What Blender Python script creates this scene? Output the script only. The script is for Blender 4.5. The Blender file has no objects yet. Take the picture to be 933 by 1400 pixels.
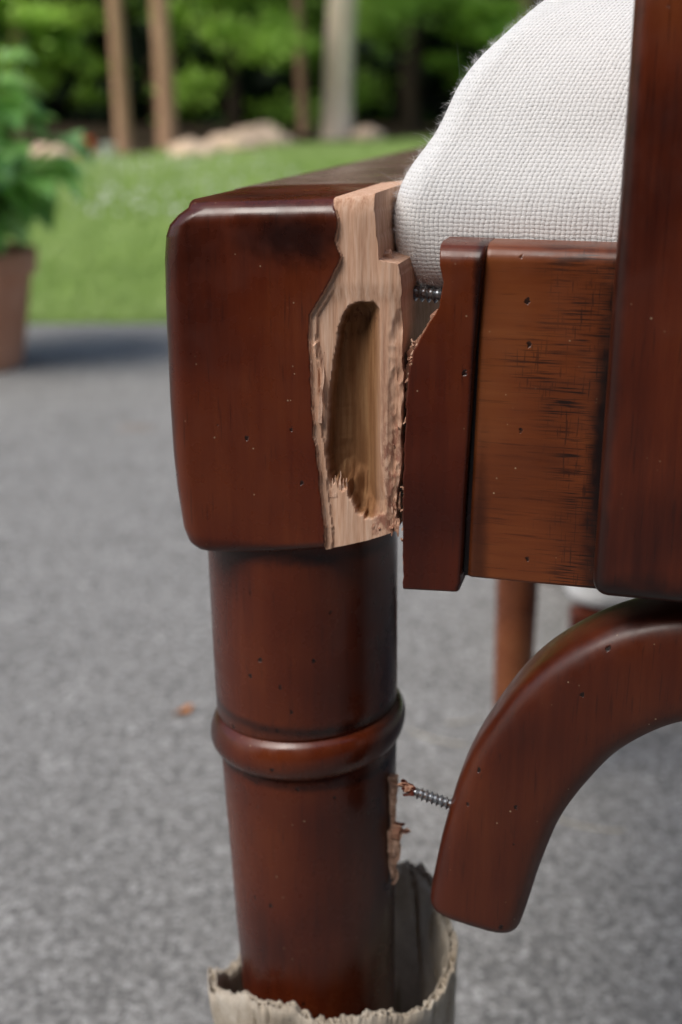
import bpy, bmesh, math, random
import numpy as np
from mathutils import Vector, noise as mnoise
random.seed(4); rng=np.random.default_rng(7)
sc=bpy.context.scene
A=math.radians(14.7)

# ------------------------------------------------------------------ helpers
def link(o,parent=None):
    sc.collection.objects.link(o)
    if parent: o.parent=parent
    return o
def empty(name,loc=(0,0,0),rz=0):
    e=bpy.data.objects.new(name,None); e.location=loc; e.rotation_euler=(0,0,rz); e.empty_display_size=.05
    return link(e)
def mesh_obj(name,verts,faces,mat=None,parent=None,smooth=True,sharp=None,uv=None):
    me=bpy.data.meshes.new(name); me.from_pydata([tuple(v) for v in verts],[],[tuple(f) for f in faces]); me.update()
    if smooth:
        me.polygons.foreach_set('use_smooth',[True]*len(me.polygons))
        if sharp: me.set_sharp_from_angle(angle=math.radians(sharp))
    if mat: me.materials.append(mat)
    o=bpy.data.objects.new(name,me); return link(o,parent)
def np_mesh(name,V,F,mat=None,parent=None,attr=None,smooth=False):
    me=bpy.data.meshes.new(name); n=len(V); m,k=F.shape
    me.vertices.add(n); me.vertices.foreach_set('co',V.astype(np.float32).ravel())
    me.loops.add(m*k); me.loops.foreach_set('vertex_index',F.astype(np.int32).ravel())
    me.polygons.add(m); me.polygons.foreach_set('loop_start',np.arange(0,m*k,k,dtype=np.int32))
    if smooth: me.polygons.foreach_set('use_smooth',np.ones(m,dtype=bool))
    me.update(calc_edges=True)
    if attr is not None:
        for nm,vals in attr.items():
            a=me.attributes.new(nm,'FLOAT','POINT'); a.data.foreach_set('value',vals.astype(np.float32))
    if mat: me.materials.append(mat)
    me.validate()
    o=bpy.data.objects.new(name,me); return link(o,parent)
def vnoise(x,z,seed=0):
    x=np.asarray(x,float); z=np.asarray(z,float)
    xi=np.floor(x).astype(np.int64); zi=np.floor(z).astype(np.int64); fx=x-xi; fz=z-zi
    fx=fx*fx*(3-2*fx); fz=fz*fz*(3-2*fz)
    def h(a,b):
        v=np.sin(a*127.1+b*311.7+seed*74.7)*43758.5453
        return (v-np.floor(v))*2-1
    return (h(xi,zi)*(1-fx)+h(xi+1,zi)*fx)*(1-fz)+(h(xi,zi+1)*(1-fx)+h(xi+1,zi+1)*fx)*fz
def sstep(a,b,x):
    t=np.clip((x-a)/(b-a),0,1); return t*t*(3-2*t)
def poly_sd(px,pz,poly):
    poly=np.array(poly); d=np.full(px.shape,1e9); ins=np.zeros(px.shape,bool)
    for i in range(len(poly)):
        a=poly[i]; b=poly[(i+1)%len(poly)]; e=b-a
        wx=px-a[0]; wz=pz-a[1]; t=np.clip((wx*e[0]+wz*e[1])/(e@e),0,1)
        d=np.minimum(d,np.hypot(wx-e[0]*t,wz-e[1]*t))
        c=((a[1]>pz)!=(b[1]>pz))&(px<(b[0]-a[0])*(pz-a[1])/(b[1]-a[1]+1e-12)+a[0]); ins^=c
    return np.where(ins,d,-d)

class M:
    def __init__(s,name):
        s.m=bpy.data.materials.new(name); s.m.use_nodes=True; s.t=s.m.node_tree; s.n=s.t.nodes
        s.b=s.n['Principled BSDF']; s.out=s.n['Material Output']
    def new(s,t,**k):
        n=s.n.new(t)
        for a,v in k.items(): setattr(n,a,v)
        return n
    def l(s,a,b): s.t.links.new(a,b)
    def coord(s,kind='Object'): return s.new('ShaderNodeTexCoord').outputs[kind]
    def mp(s,vec,scale=(1,1,1),loc=(0,0,0),rot=(0,0,0)):
        n=s.new('ShaderNodeMapping'); n.inputs['Scale'].default_value=scale; n.inputs['Location'].default_value=loc; n.inputs['Rotation'].default_value=rot
        s.l(vec,n.inputs['Vector']); return n.outputs[0]
    def noise(s,vec,scale=5,detail=4,rough=.55,dist=0):
        n=s.new('ShaderNodeTexNoise'); n.inputs['Scale'].default_value=scale; n.inputs['Detail'].default_value=detail
        n.inputs['Roughness'].default_value=rough; n.inputs['Distortion'].default_value=dist; s.l(vec,n.inputs['Vector']); return n.outputs['Fac']
    def voro(s,vec,scale,out='Distance'):
        n=s.new('ShaderNodeTexVoronoi'); n.inputs['Scale'].default_value=scale; s.l(vec,n.inputs['Vector']); return n.outputs[out]
    def ramp(s,fac,stops,interp='LINEAR'):
        n=s.new('ShaderNodeValToRGB'); cr=n.color_ramp; cr.interpolation=interp
        while len(cr.elements)<len(stops): cr.elements.new(.5)
        for e,(p,c) in zip(cr.elements,stops):
            e.position=p; e.color=(c,c,c,1) if isinstance(c,(int,float)) else (*c,1)
        s.l(fac,n.inputs[0]); return n.outputs[0]
    def mix(s,f,a,b,mode='MIX'):
        n=s.new('ShaderNodeMix',data_type='RGBA',blend_type=mode)
        for sock,v in ((n.inputs[0],f),(n.inputs[6],a),(n.inputs[7],b)):
            if hasattr(v,'node'): s.l(v,sock)
            elif isinstance(v,(int,float)): sock.default_value=v if sock==n.inputs[0] else (v,v,v,1)
            else: sock.default_value=(*v,1)
        return n.outputs[2]
    def math(s,op,a,b=None,c=None,clamp=False):
        n=s.new('ShaderNodeMath',operation=op,use_clamp=clamp)
        for i,v in enumerate((a,b,c)):
            if v is None: continue
            if hasattr(v,'node'): s.l(v,n.inputs[i])
            else: n.inputs[i].default_value=v
        return n.outputs[0]
    def mapr(s,v,a,b,c=0,d=1,smooth=True):
        n=s.new('ShaderNodeMapRange'); n.interpolation_type='SMOOTHSTEP' if smooth else 'LINEAR'
        for i,x in enumerate((a,b,c,d)): n.inputs[i+1].default_value=x
        s.l(v,n.inputs[0]); return n.outputs[0]
    def sep(s,vec):
        n=s.new('ShaderNodeSeparateXYZ'); s.l(vec,n.inputs[0]); return n.outputs
    def attr(s,name):
        n=s.new('ShaderNodeAttribute'); n.attribute_name=name; return n.outputs['Fac']
    def bump(s,h,dist=.001,strength=1,normal=None):
        n=s.new('ShaderNodeBump'); n.inputs['Distance'].default_value=dist; n.inputs['Strength'].default_value=strength
        s.l(h,n.inputs['Height'])
        if normal: s.l(normal,n.inputs['Normal'])
        return n.outputs[0]
    def set(s,color=None,rough=None,spec=None,normal=None,coat=None,metal=None):
        for k,v in (('Base Color',color),('Roughness',rough),('Specular IOR Level',spec),('Normal',normal),('Coat Weight',coat),('Metallic',metal)):
            if v is None: continue
            if hasattr(v,'node'): s.l(v,s.b.inputs[k])
            elif isinstance(v,tuple): s.b.inputs[k].default_value=(*v,1)
            else: s.b.inputs[k].default_value=v
        return s.m

# ------------------------------------------------------------------ wood
def lacquer(name,grain='z',dark=(.040,.0058,.0020),mid=(.092,.0150,.0039),lite=(.150,.032,.0078),bare=False,scuff=None,dirt_and_dark=(),rr=(.22,.38)):
    m=M(name); oc=m.coord()
    big=m.noise(oc,20,2,.5)
    gs=(520,520,24) if grain=='z' else (24,520,520)
    g=m.noise(m.mp(oc,gs),1,4,.6,.3)
    gs2=(150,150,9) if grain=='z' else (9,150,150)
    g2=m.noise(m.mp(oc,gs2,(3,1,2)),1,2,.5,.3)
    f=m.math('ADD',m.math('MULTIPLY',g,.18),m.math('ADD',m.math('MULTIPLY',g2,.14),m.math('MULTIPLY',big,.68)))
    col=m.ramp(f,[(.33,dark),(.50,mid),(.70,lite)])
    ps=(1500,1500,70) if grain=='z' else (70,1500,1500)
    por=m.noise(m.mp(oc,ps,(5,5,5)),1,1,.5)
    col=m.mix(m.mapr(por,.62,.74,0,.40),col,(.016,.004,.0025))
    wob=m.noise(oc,180,2,.6)
    wv=m.new('ShaderNodeVectorMath',operation='ADD'); m.l(m.mp(oc,(1,1,.8),(.31,.2,.17)),wv.inputs[0])
    wm=m.math('MULTIPLY',m.noise(oc,900,1),.0012); m.l(wm,wv.inputs[1])
    v=m.voro(wv.outputs[0],130)
    sn=m.noise(oc,55,2)
    pit=m.math('MULTIPLY',m.mapr(v,.06,.105,1,0),m.mapr(big,.47,.50))
    col=m.mix(m.math('MULTIPLY',pit,.9),col,(.006,.003,.002))
    v2=m.voro(m.mp(oc,(1,1,1),(.7,.4,.9)),330)
    speck=m.math('MULTIPLY',m.mapr(v2,.05,.11,1,0),m.mapr(sn,.55,.62))
    col=m.mix(m.math('MULTIPLY',speck,.7),col,(.45,.32,.20))
    x,y,z=m.sep(oc)
    for (c,r,amt) in dirt_and_dark:
        d=m.new('ShaderNodeVectorMath',operation='SUBTRACT'); m.l(oc,d.inputs[0]); d.inputs[1].default_value=c
        d2=m.new('ShaderNodeVectorMath',operation='DIVIDE'); m.l(d.outputs[0],d2.inputs[0]); d2.inputs[1].default_value=r
        ln=m.new('ShaderNodeVectorMath',operation='LENGTH'); m.l(d2.outputs[0],ln.inputs[0])
        q=m.math('ADD',ln.outputs['Value'],m.math('MULTIPLY_ADD',wob,.9,-.45))
        col=m.mix(m.mapr(q,.25,1.35,amt,0),col,(.010,.003,.0022))
    rough=m.mapr(m.math('ADD',m.math('MULTIPLY',sn,.6),m.math('MULTIPLY',wob,.4)),.35,.65,rr[0],rr[1])
    if scuff:
        s1=m.noise(m.mp(oc,(60,10,1700)),1,2,.7)
        s2=m.noise(m.mp(oc,(1300,10,110),(4,0,1)),1,2,.7)
        reg=m.mapr(m.math('ADD',x,m.math('MULTIPLY_ADD',m.noise(oc,45,2,.6),.06,-.03)),scuff[0],scuff[1])
        k=m.math('MAXIMUM',m.mapr(s1,.50,.62),m.math('MULTIPLY',m.mapr(s2,.56,.66),.7))
        col=m.mix(m.math('MULTIPLY',m.math('MULTIPLY',k,reg),.92),col,(.009,.005,.004))
        sp=m.math('MULTIPLY',m.mapr(s1,.60,.70),.35); col=m.mix(sp,col,(.02,.008,.005))
    bmp=m.bump(m.math('ADD',m.math('ADD',m.math('MULTIPLY',g,.4),m.math('MULTIPLY',wob,.9)),m.math('MULTIPLY',pit,-3)),.00012,.6)
    if bare:
        bz=m.noise(m.mp(oc,(650,650,28)),1,4,.6,.4); bz2=m.noise(m.mp(oc,(2600,2600,150)),1,2,.6)
        bf=m.math('ADD',m.math('MULTIPLY',bz,.6),m.math('MULTIPLY',bz2,.4))
        bc=m.ramp(bf,[(.33,(.44,.235,.150)),(.48,(.61,.375,.255)),(.66,(.74,.52,.39))])
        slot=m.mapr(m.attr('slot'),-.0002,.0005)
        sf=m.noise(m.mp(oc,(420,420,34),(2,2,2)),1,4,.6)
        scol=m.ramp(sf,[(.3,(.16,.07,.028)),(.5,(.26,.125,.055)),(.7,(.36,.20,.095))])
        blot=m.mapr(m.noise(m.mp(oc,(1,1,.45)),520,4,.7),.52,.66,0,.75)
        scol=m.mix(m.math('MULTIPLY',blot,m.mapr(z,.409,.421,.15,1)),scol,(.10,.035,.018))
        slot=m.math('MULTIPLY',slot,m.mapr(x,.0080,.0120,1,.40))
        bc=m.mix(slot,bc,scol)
        glue=m.math('MULTIPLY',m.attr('glue'),m.mapr(m.noise(m.mp(oc,(1,1,.5)),480,4,.7),.42,.60))
        bc=m.mix(m.math('MULTIPLY',glue,.8),bc,(.24,.09,.06))
        bm=m.mapr(m.attr('bare'),-.00008,.00008,0,1,False)
        col=m.mix(bm,col,bc)
        rough=m.mix(bm,rough,.8)
        bmp2=m.bump(bf,.0003,.6)
        mv=m.new('ShaderNodeMix',data_type='VECTOR'); m.l(bm,mv.inputs[0]); m.l(bmp,mv.inputs[4]); m.l(bmp2,mv.inputs[5]); bmp=mv.outputs[1]
        m.l(m.math('MULTIPLY_ADD',bm,-.32,.5),m.b.inputs['Specular IOR Level'])
        return m.set(col,rough,None,bmp)
    return m.set(col,rough,.5,bmp)

def bare_mat(name,lo=(.42,.22,.14),hi=(.74,.51,.38)):
    m=M(name); oc=m.coord(); f=m.noise(m.mp(oc,(900,900,60)),1,3,.65)
    col=m.ramp(f,[(.32,lo),(.62,hi)])
    col=m.mix(m.mapr(m.noise(oc,500,3,.7),.5,.65,0,.5),col,(.30,.13,.08))
    return m.set(col,.8,.15,m.bump(f,.0004,.8))

W_block=lacquer('lacquered_block_wood',bare=True,dirt_and_dark=[((-.012,0,.4425),(.018,.02,.0075),.85),((-.045,0,.440),(.012,.02,.012),.4),((-.02,0,.3535),(.04,.03,.0022),.5),((-.052,.0,.40),(.003,.03,.06),.5)])
W_leg=lacquer('lacquered_leg_wood',dirt_and_dark=[((-.02,.03,.2930),(.05,.05,.0020),.85),((-.02,.03,.2735),(.05,.05,.0022),.85),((-.02,.03,.350),(.05,.05,.0028),.8),((.012,.03,.31),(.006,.05,.06),.7),((.012,.03,.21),(.006,.05,.06),.7),((-.053,.03,.24),(.007,.05,.2),.7)])  # dark bands at the ring and top, darker strips down both sides
W_mould=lacquer('lacquered_moulding_wood',mid=(.080,.0125,.0036),dirt_and_dark=[((.037,0,.40),(.0016,.02,.08),.9)])
W_apron=lacquer('lacquered_apron_wood',grain='x',dark=(.075,.016,.0045),mid=(.165,.040,.0100),lite=(.25,.078,.022),scuff=(.047,.066),dirt_and_dark=[((.0715,0,.39),(.0045,.03,.06),1),((.039,0,.36),(.003,.02,.03),.6)],rr=(.30,.44))
W_post=lacquer('lacquered_post_wood',mid=(.105,.018,.0048),lite=(.18,.044,.011),dirt_and_dark=[((.075,-.015,.3565),(.04,.05,.006),.9),((.0725,-.01,.40),(.0022,.02,.12),.7)],rr=(.28,.42))
W_brace=lacquer('lacquered_brace_wood',dark=(.028,.0045,.0020),mid=(.072,.0125,.0036),lite=(.125,.027,.007),dirt_and_dark=[((.0715,.0,.347),(.016,.03,.006),.9),((.03,.01,.30),(.006,.02,.05),.5)],rr=(.30,.46))
W_frame=lacquer('lacquered_frame_wood',grain='x')
W_rail=lacquer('dusty_sheen_rail_wood',mid=(.20,.12,.09),lite=(.42,.32,.27),dark=(.07,.035,.026),rr=(.22,.34))  # pale greys put the sky sheen of the dusty rail into its colour
BARE=bare_mat('splintered_bare_wood'); BARE2=bare_mat('splinter_red_wood',(.24,.10,.06),(.54,.32,.22))

def fil(d,r):
    d=np.clip(d,0,r); return r-np.sqrt(np.maximum(r*r-(r-d)**2,0))
def slab(name,Lp,Rp,zlo,zhi,yf,yb,mat,parent,nx=60,nz=80,rl=.0,rr=.0,rt=.0,rb=.0,zb=None,zt=None,extra=None,jit=None,sharp=40,split=None):
    """solid board whose front face is a dense height field; Lp/Rp edge polylines [(x,z)..]"""
    Lp=sorted(Lp,key=lambda q:q[1]); Rp=sorted(Rp,key=lambda q:q[1])
    t=np.linspace(0,1,nz)
    if rt>0 or rb>0:
        t=np.sort(np.concatenate([t,np.linspace(0,max(rb,.001)/(zhi-zlo),8),1-np.linspace(0,max(rt,.001)/(zhi-zlo),10)])); t=np.unique(np.round(t,6))
    s=np.linspace(0,1,nx)
    z0=zlo+t*(zhi-zlo)
    XL=np.interp(z0,[q[1] for q in Lp],[q[0] for q in Lp]); XR=np.interp(z0,[q[1] for q in Rp],[q[0] for q in Rp])
    if jit: XL,XR=jit(XL,XR,z0)
    if split is None: X=XL[:,None]+(XR-XL)[:,None]*s[None,:]
    else:
        n1=int(nx*.84); s1=np.linspace(0,1,n1,endpoint=False); s2=np.linspace(0,1,nx-n1)
        X=np.concatenate([XL[:,None]+(split-XL)[:,None]*s1[None,:],split+(XR-split)[:,None]*s2[None,:]],1)
    lo=zb(X) if zb else np.full(X.shape,zlo)
    hi=zt(X) if zt else np.full(X.shape,zhi)
    Z=lo+t[:,None]*(hi-lo)
    dL=X-XL[:,None]; dR=XR[:,None]-X
    Y=np.full(X.shape,yf,float)
    e=extra(X,Z) if extra else None
    keep=1-(e['mask'] if e else 0)
    if rl: Y+=fil(dL,rl)
    if rr: Y+=fil(dR,rr)*keep
    if rt: Y+=fil(hi-Z,rt)*(1-.6*(1-keep))
    if rb: Y+=fil(Z-lo,rb)*keep
    if e: Y+=e['dy']
    nz_,nx_=X.shape
    V=np.stack([X,Y,Z],-1).reshape(-1,3)
    idx=np.arange(nz_*nx_).reshape(nz_,nx_)
    F=[(idx[i,j],idx[i,j+1],idx[i+1,j+1],idx[i+1,j]) for i in range(nz_-1) for j in range(nx_-1)]
    loop=list(idx[0,:])+list(idx[1:,-1])+list(idx[-1,-2::-1])+list(idx[-2:0:-1,0])
    base=len(V); ring=V[loop].copy(); ring[:,1]=yb
    V=np.vstack([V,ring]); n=len(loop)
    for i in range(n):
        j=(i+1)%n; F.append((loop[j],loop[i],base+i,base+j))
    F.append(tuple(base+i for i in range(n))[::-1])
    F=[tuple(int(k) for k in f) for f in F]
    o=mesh_obj(name,V,F,mat,parent,True,sharp)
    if e:
        for k,v in e['attr'].items():
            a=o.data.attributes.new(k,'FLOAT','POINT'); full=np.concatenate([v.ravel(),v.ravel()[loop]]); a.data.foreach_set('value',full.astype(np.float32))
    return o
def T(seq): return [(a/10000,b/10000) for a,b in seq]

chair=empty('wooden_armchair',(0,0,0),-A)

# --- leg block with broken corner
brk=T([(-29,4560),(-29,4523),(-9,4477),(-17,4421),(-1,4379),(-43,4295),(-89,4221),(-91,4145),(-88,4044),(-81,3899),(-63,3752),(-51,3622),(-51,3500)])
slot=[(.0042,.4262),(.0085,.4264),(.0103,.4245),(.0104,.4155),(.0107,.40),(.0109,.385),(.0118,.375),(.0130,.3705),(.0125,.3665),(.0103,.3653),(.0062,.3653),(.0030,.3680),(.0014,.3712),(.0010,.3742),(-.0008,.3728),(-.0018,.3765),(-.0030,.3745),(-.0043,.3775),(-.005,.3838),(-.0041,.3965),(-.0034,.4060),(-.0022,.4120),(-.0013,.4190),(.0000,.4225),(.0015,.4250)]
bz=[q[1] for q in brk][::-1]; bx=[q[0] for q in brk][::-1]
def block_extra(X,Z):
    b=np.interp(Z,bz,bx)+.00014*vnoise(Z*1100,X*40,1)+.0003*vnoise(Z*260,Z*0,2)*sstep(.43,.40,Z)
    sd=X-b
    jag=.0006*vnoise(X*1500,Z*150,3)*sstep(.385,.375,Z)+.00012*vnoise(X*900,Z*400,8)
    left=sstep(.003,.0,X)
    ss=poly_sd(X,Z+jag*1.5,slot)+jag*.5+left*(.00022*vnoise(Z*260,Z*0,14)+.00018*vnoise(Z*1100,X*100,15))
    mask=sstep(-.0001,.0003,sd)
    fib=.00008*vnoise(X*1500,Z*35,4)+.00026*vnoise(X*240,Z*22,5)
    ledge=.0007*sstep(.0018,.0021,sd+.0006*vnoise(Z*70,Z*0,6))*sstep(.432,.425,Z)
    sl=poly_sd(X,Z,[(-.0082,.4140),(-.0068,.4155),(-.0050,.4060),(-.0046,.3955),(-.0058,.3985),(-.0066,.4080)])
    ledge=ledge-.0009*sstep(-.0001,.0004,sl)
    dy=mask*(.0012+fib+ledge)
    soft=sstep(.0105,.0040,X)
    dep=sstep(-.0001,.0009,ss)*(.0009+.0038*soft)+sstep(.0004,.006,ss)*.0028
    dy=dy+dep*(1+.07*vnoise(X*400,Z*40,7))
    rg=sstep(.0122,.0146,X)*sstep(.428,.42,Z)
    dy=dy+rg*(.0007*np.abs(vnoise(X*700,Z*300,10))+.0007*vnoise(X*300,Z*90,11)+.0005)
    glue=np.clip(sstep(.0100,.0128,X)*sstep(.405,.375,Z)+.40*sstep(.0095,.013,X)*sstep(.43,.40,Z)+sstep(.369,.365,Z)*sstep(.007,.011,X),0,1)
    return dict(mask=mask,dy=dy,attr=dict(bare=sd,slot=ss,glue=glue))
Lb=T([(-434,3495),(-470,3507),(-487,3524),(-502,3565),(-517,3691),(-524,3800),(-527,3950),(-527,4213),(-524,4377),(-517,4440),(-505,4470),(-480,4495),(-455,4510)])
Rb=T([(156,3495),(156,3630),(165,3706),(168,3896),(165,4098),(160,4230),(155,4315),(150,4332),(100,4345),(90,4424),(81,4544)])
def jitb(XL,XR,z): return XL,XR+.00018*vnoise(z*700,z*0,20)+.00035*vnoise(z*150,z*0,21)*(z<.43)
ZT=([-.0525,-.0455,-.0336,-.0023,.0081],[.4500,.4510,.4517,.4530,.4543])
slab('leg_block',Lb,Rb,.3495,.453,0,.060,W_block,chair,nx=190,nz=260,rl=.0075,rt=.006,rb=.0035,split=.0076,
  zb=lambda X:np.interp(X,[-.0525,-.0434,-.02,-.005,.0072,.0166],[.3500,.3497,.3520,.3546,.3584,.3624]),
  zt=lambda X:np.interp(X,*ZT),extra=block_extra,jit=jitb)

def shard(name,p0,p1,w,th,mat,parent,n=10,seed=0,tip=.1,flat=(1,0,0)):
    p0=Vector(p0);p1=Vector(p1); ax=(p1-p0); s=Vector(flat); s=(s-ax.normalized()*s.dot(ax.normalized())).normalized(); u=ax.cross(s).normalized()
    V=[];F=[]
    for i in range(n+1):
        t=i/n; ww=w*(1-t*(1-tip))*(1+.5*mnoise.noise((t*7,seed,0)))*.5; tt=th*(1-t*.7)*.5
        c=p0+ax*t+s*(w*.25*mnoise.noise((t*4,seed,5)))+u*(th*mnoise.noise((t*3,seed,9)))
        for a,b in ((-1,-1),(1,-1),(1.1,1),(-.9,1)): V.append(c+s*ww*a+u*tt*b)
    for i in range(n):
        for k in range(4):
            F.append((i*4+k,i*4+(k+1)%4,i*4+4+(k+1)%4,i*4+4+k))
    F.append((0,1,2,3)[::-1]); F.append((n*4,n*4+1,n*4+2,n*4+3))
    return mesh_obj(name,V,F,mat,parent,False)
shard('block_shard_1',(.0118,.008,.4300),(.0105,.010,.4390),.0050,.004,BARE,chair,8,1,.35)
shard('block_shard_2',(-.0062,.0006,.3925),(-.0046,-.0002,.4125),.0013,.0008,BARE,chair,12,2,.1)
for i in range(6):
    x=-.0040+i*.0010; z=.3745
    shard('tongue_splinter_%d'%i,(x,.0022,z-.004),(x+.0003*random.uniform(-1,1),.0024,z+random.uniform(.0010,.0045)),.0013,.0006,BARE,chair,6,10+i,.1)
for i in range(9):
    z=random.uniform(.359,.392); x=.0155+random.uniform(-.0012,.0006)
    shard('edge_splinter_%d'%i,(x,.0035,z),(x+random.uniform(-.0008,.0008),.002,z+random.uniform(-.005,.006)),random.uniform(.0004,.0009),.0007,random.choice([BARE2,BARE]),chair,6,40+i,.2)
for i in range(8):
    x=random.uniform(.009,.016); z=.3625
    shard('bottom_splinter_%d'%i,(x,.003,z+.003),(x+random.uniform(-.001,.001),.002,z-random.uniform(.0,.0022)),.0012,.0009,BARE2,chair,5,80+i,.2)

# --- turned leg (lathe)
def lathe(name,prof,mat,parent,n=96,cap=True):
    V=[];F=[]
    for (z,r,cx,cy) in prof:
        for k in range(n):
            a=2*math.pi*k/n; V.append((cx+r*math.cos(a),cy+r*math.sin(a),z))
    for i in range(len(prof)-1):
        for k in range(n): F.append((i*n+k,i*n+(k+1)%n,(i+1)*n+(k+1)%n,(i+1)*n+k))
    if cap:
        F.append(tuple(range(n))[::-1]); F.append(tuple((len(prof)-1)*n+k for k in range(n)))
    return mesh_obj(name,V,F,mat,parent,True,50)
key=[(.0,.0235,-.0105),(.17,.0269,-.0165),(.22,.0282,-.0182),(.265,.0290,-.0194),(.2715,.0292,-.0195),(.296,.0298,-.0203),(.34,.0300,-.0210),(.3640,.0300,-.0212)]
prof=[]
def kr(z): return float(np.interp(z,[k[0] for k in key],[k[1] for k in key])),float(np.interp(z,[k[0] for k in key],[k[2] for k in key]))
for z in [0,.004,.05,.1,.15,.2,.25,.268,.2735]:
    r,c=kr(z); prof.append((z,r,c,.0325))
for i in range(15):
    t=i/14; z=.2752+.0136*t; r,c=kr(z)
    bul=.0034*math.sin(math.pi*t)**.6 if 0<t<1 else 0
    prof.append((z,r-.0006+bul,c,.0325))
for z in (.2900,.296,.31,.33,.35,.363):
    r,c=kr(z); prof.append((z,r,c,.0325))
leg=lathe('front_leg',prof,W_leg,chair,128)
for v in leg.data.vertices:
    if .266<v.co.z<.30:
        v.co.z+=(v.co.x+.02)*.13*(1-abs(v.co.z-.283)/.018 if abs(v.co.z-.283)<.018 else 0)
for i,(z0,z1,w,dx) in enumerate([(.268,.242,.0034,.0003),(.2655,.248,.0020,.0008),(.2475,.2255,.0052,.0013),(.2500,.2310,.0030,.0020),(.243,.2275,.0030,.0005)]):
    shard('leg_splinter_%d'%i,(.0100+dx,.027,z0),(.0102+dx*.4,.0285,z1),w,.0026,BARE if i!=3 else BARE2,chair,10,100+i,.2)
for i in range(12):
    shard('leg_chip_%d'%i,(.0110,.028,.2478+random.uniform(-.0015,.0015)),(.0152+random.uniform(-.002,.0014),.027,.2485+random.uniform(-.002,.0022)),.0020,.0014,W_frame if i%2 else BARE2,chair,5,120+i,.4)

# --- broken-off corner piece still glued to the apron
Lm=T([(264,4435),(264,4416),(269,4366),(279,4329),(268,4263),(231,4194),(202,4144),(188,4064),(183,3902),(180,3692),(186,3459)])
Rm=T([(385,4434),(373,4267),(367,4152),(363,3995),(354,3750),(349,3503),(349,3485),(343,3475),(343,3459)])
slab('rail_end_moulding',Lm,Rm,.3460,.4425,-.002,.015,W_mould,chair,nx=40,nz=150,rr=.0012,rt=.0058,rb=.0008,rl=.0004,
   zb=lambda X:np.interp(X,[.018,.035],[.3460,.3468]),jit=lambda l,r,z:(l+.00018*vnoise(z*500,z*0,31),r))
Ls=T([(262,4300),(225,4200),(183,4140),(172,4120),(170,4040),(171,3900),(171,3690),(174,3470)])
slab('torn_glue_edge',Ls,T([(300,4300),(300,3470)]),.3475,.4230,.0045,.0145,BARE2,chair,nx=14,nz=160,
   jit=lambda l,r,z:(l+.0004*vnoise(z*400,z*0,33)+.0003*vnoise(z*1500,z*0,34),r))
for i in range(20):
    z=random.uniform(.407,.4155) if i<14 else random.uniform(.35,.40); x=.0182+ (z-.4055)*.15 if z>.405 else .0176
    shard('glue_splinter_%d'%i,(x+.001,.003,z),(x-random.uniform(0,.0012),.002,z+random.uniform(-.003,.003)),.0011,.0010,random.choice([BARE,BARE2]),chair,5,150+i,.25)
slab('front_apron',[(.0365,.35),(.0375,.443)],[(.100,.35),(.100,.443)],.3508,.4424,.0002,.0145,W_apron,chair,nx=60,nz=70,rt=.0045,rb=.0008,rl=.0008)
slab('apron_joint',[(.0352,.351),(.0372,.44)],[(.0372,.351),(.0385,.44)],.351,.439,.0012,.010,lacquer('joint_glaze',mid=(.01,.004,.003),lite=(.02,.007,.005)),chair,nx=4,nz=40)

def box_round(name,x0,x1,y0,y1,z0,z1,r,mat,parent,seg=5):
    bm=bmesh.new(); bmesh.ops.create_cube(bm,size=1)
    for v in bm.verts: v.co=Vector(((x0+x1)/2+v.co.x*(x1-x0),(y0+y1)/2+v.co.y*(y1-y0),(z0+z1)/2+v.co.z*(z1-z0)))
    bmesh.ops.bevel(bm,geom=bm.edges[:],offset=r,segments=seg,profile=.5,affect='EDGES')
    me=bpy.data.meshes.new(name); bm.to_mesh(me); bm.free()
    me.polygons.foreach_set('use_smooth',[True]*len(me.polygons)); me.set_sharp_from_angle(angle=math.radians(60)); me.materials.append(mat)
    return link(bpy.data.objects.new(name,me),parent)
box_round('arm_post',.0713,.1200,-.0155,.034,.3545,.70,.0042,W_post,chair)
box_round('armrest',.066,.126,-.03,.47,.7005,.724,.008,W_frame,chair)
cl=[(.1300,.3330,.0160),(.1100,.3335,.0160),(.0960,.3325,.0163),(.0830,.3270,.0166),(.0700,.3165,.0166),(.0605,.3030,.0162),(.0525,.2870,.0157),(.0475,.2690,.0152),(.0443,.2525,.0147),(.0430,.2450,.0143)]
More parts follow.
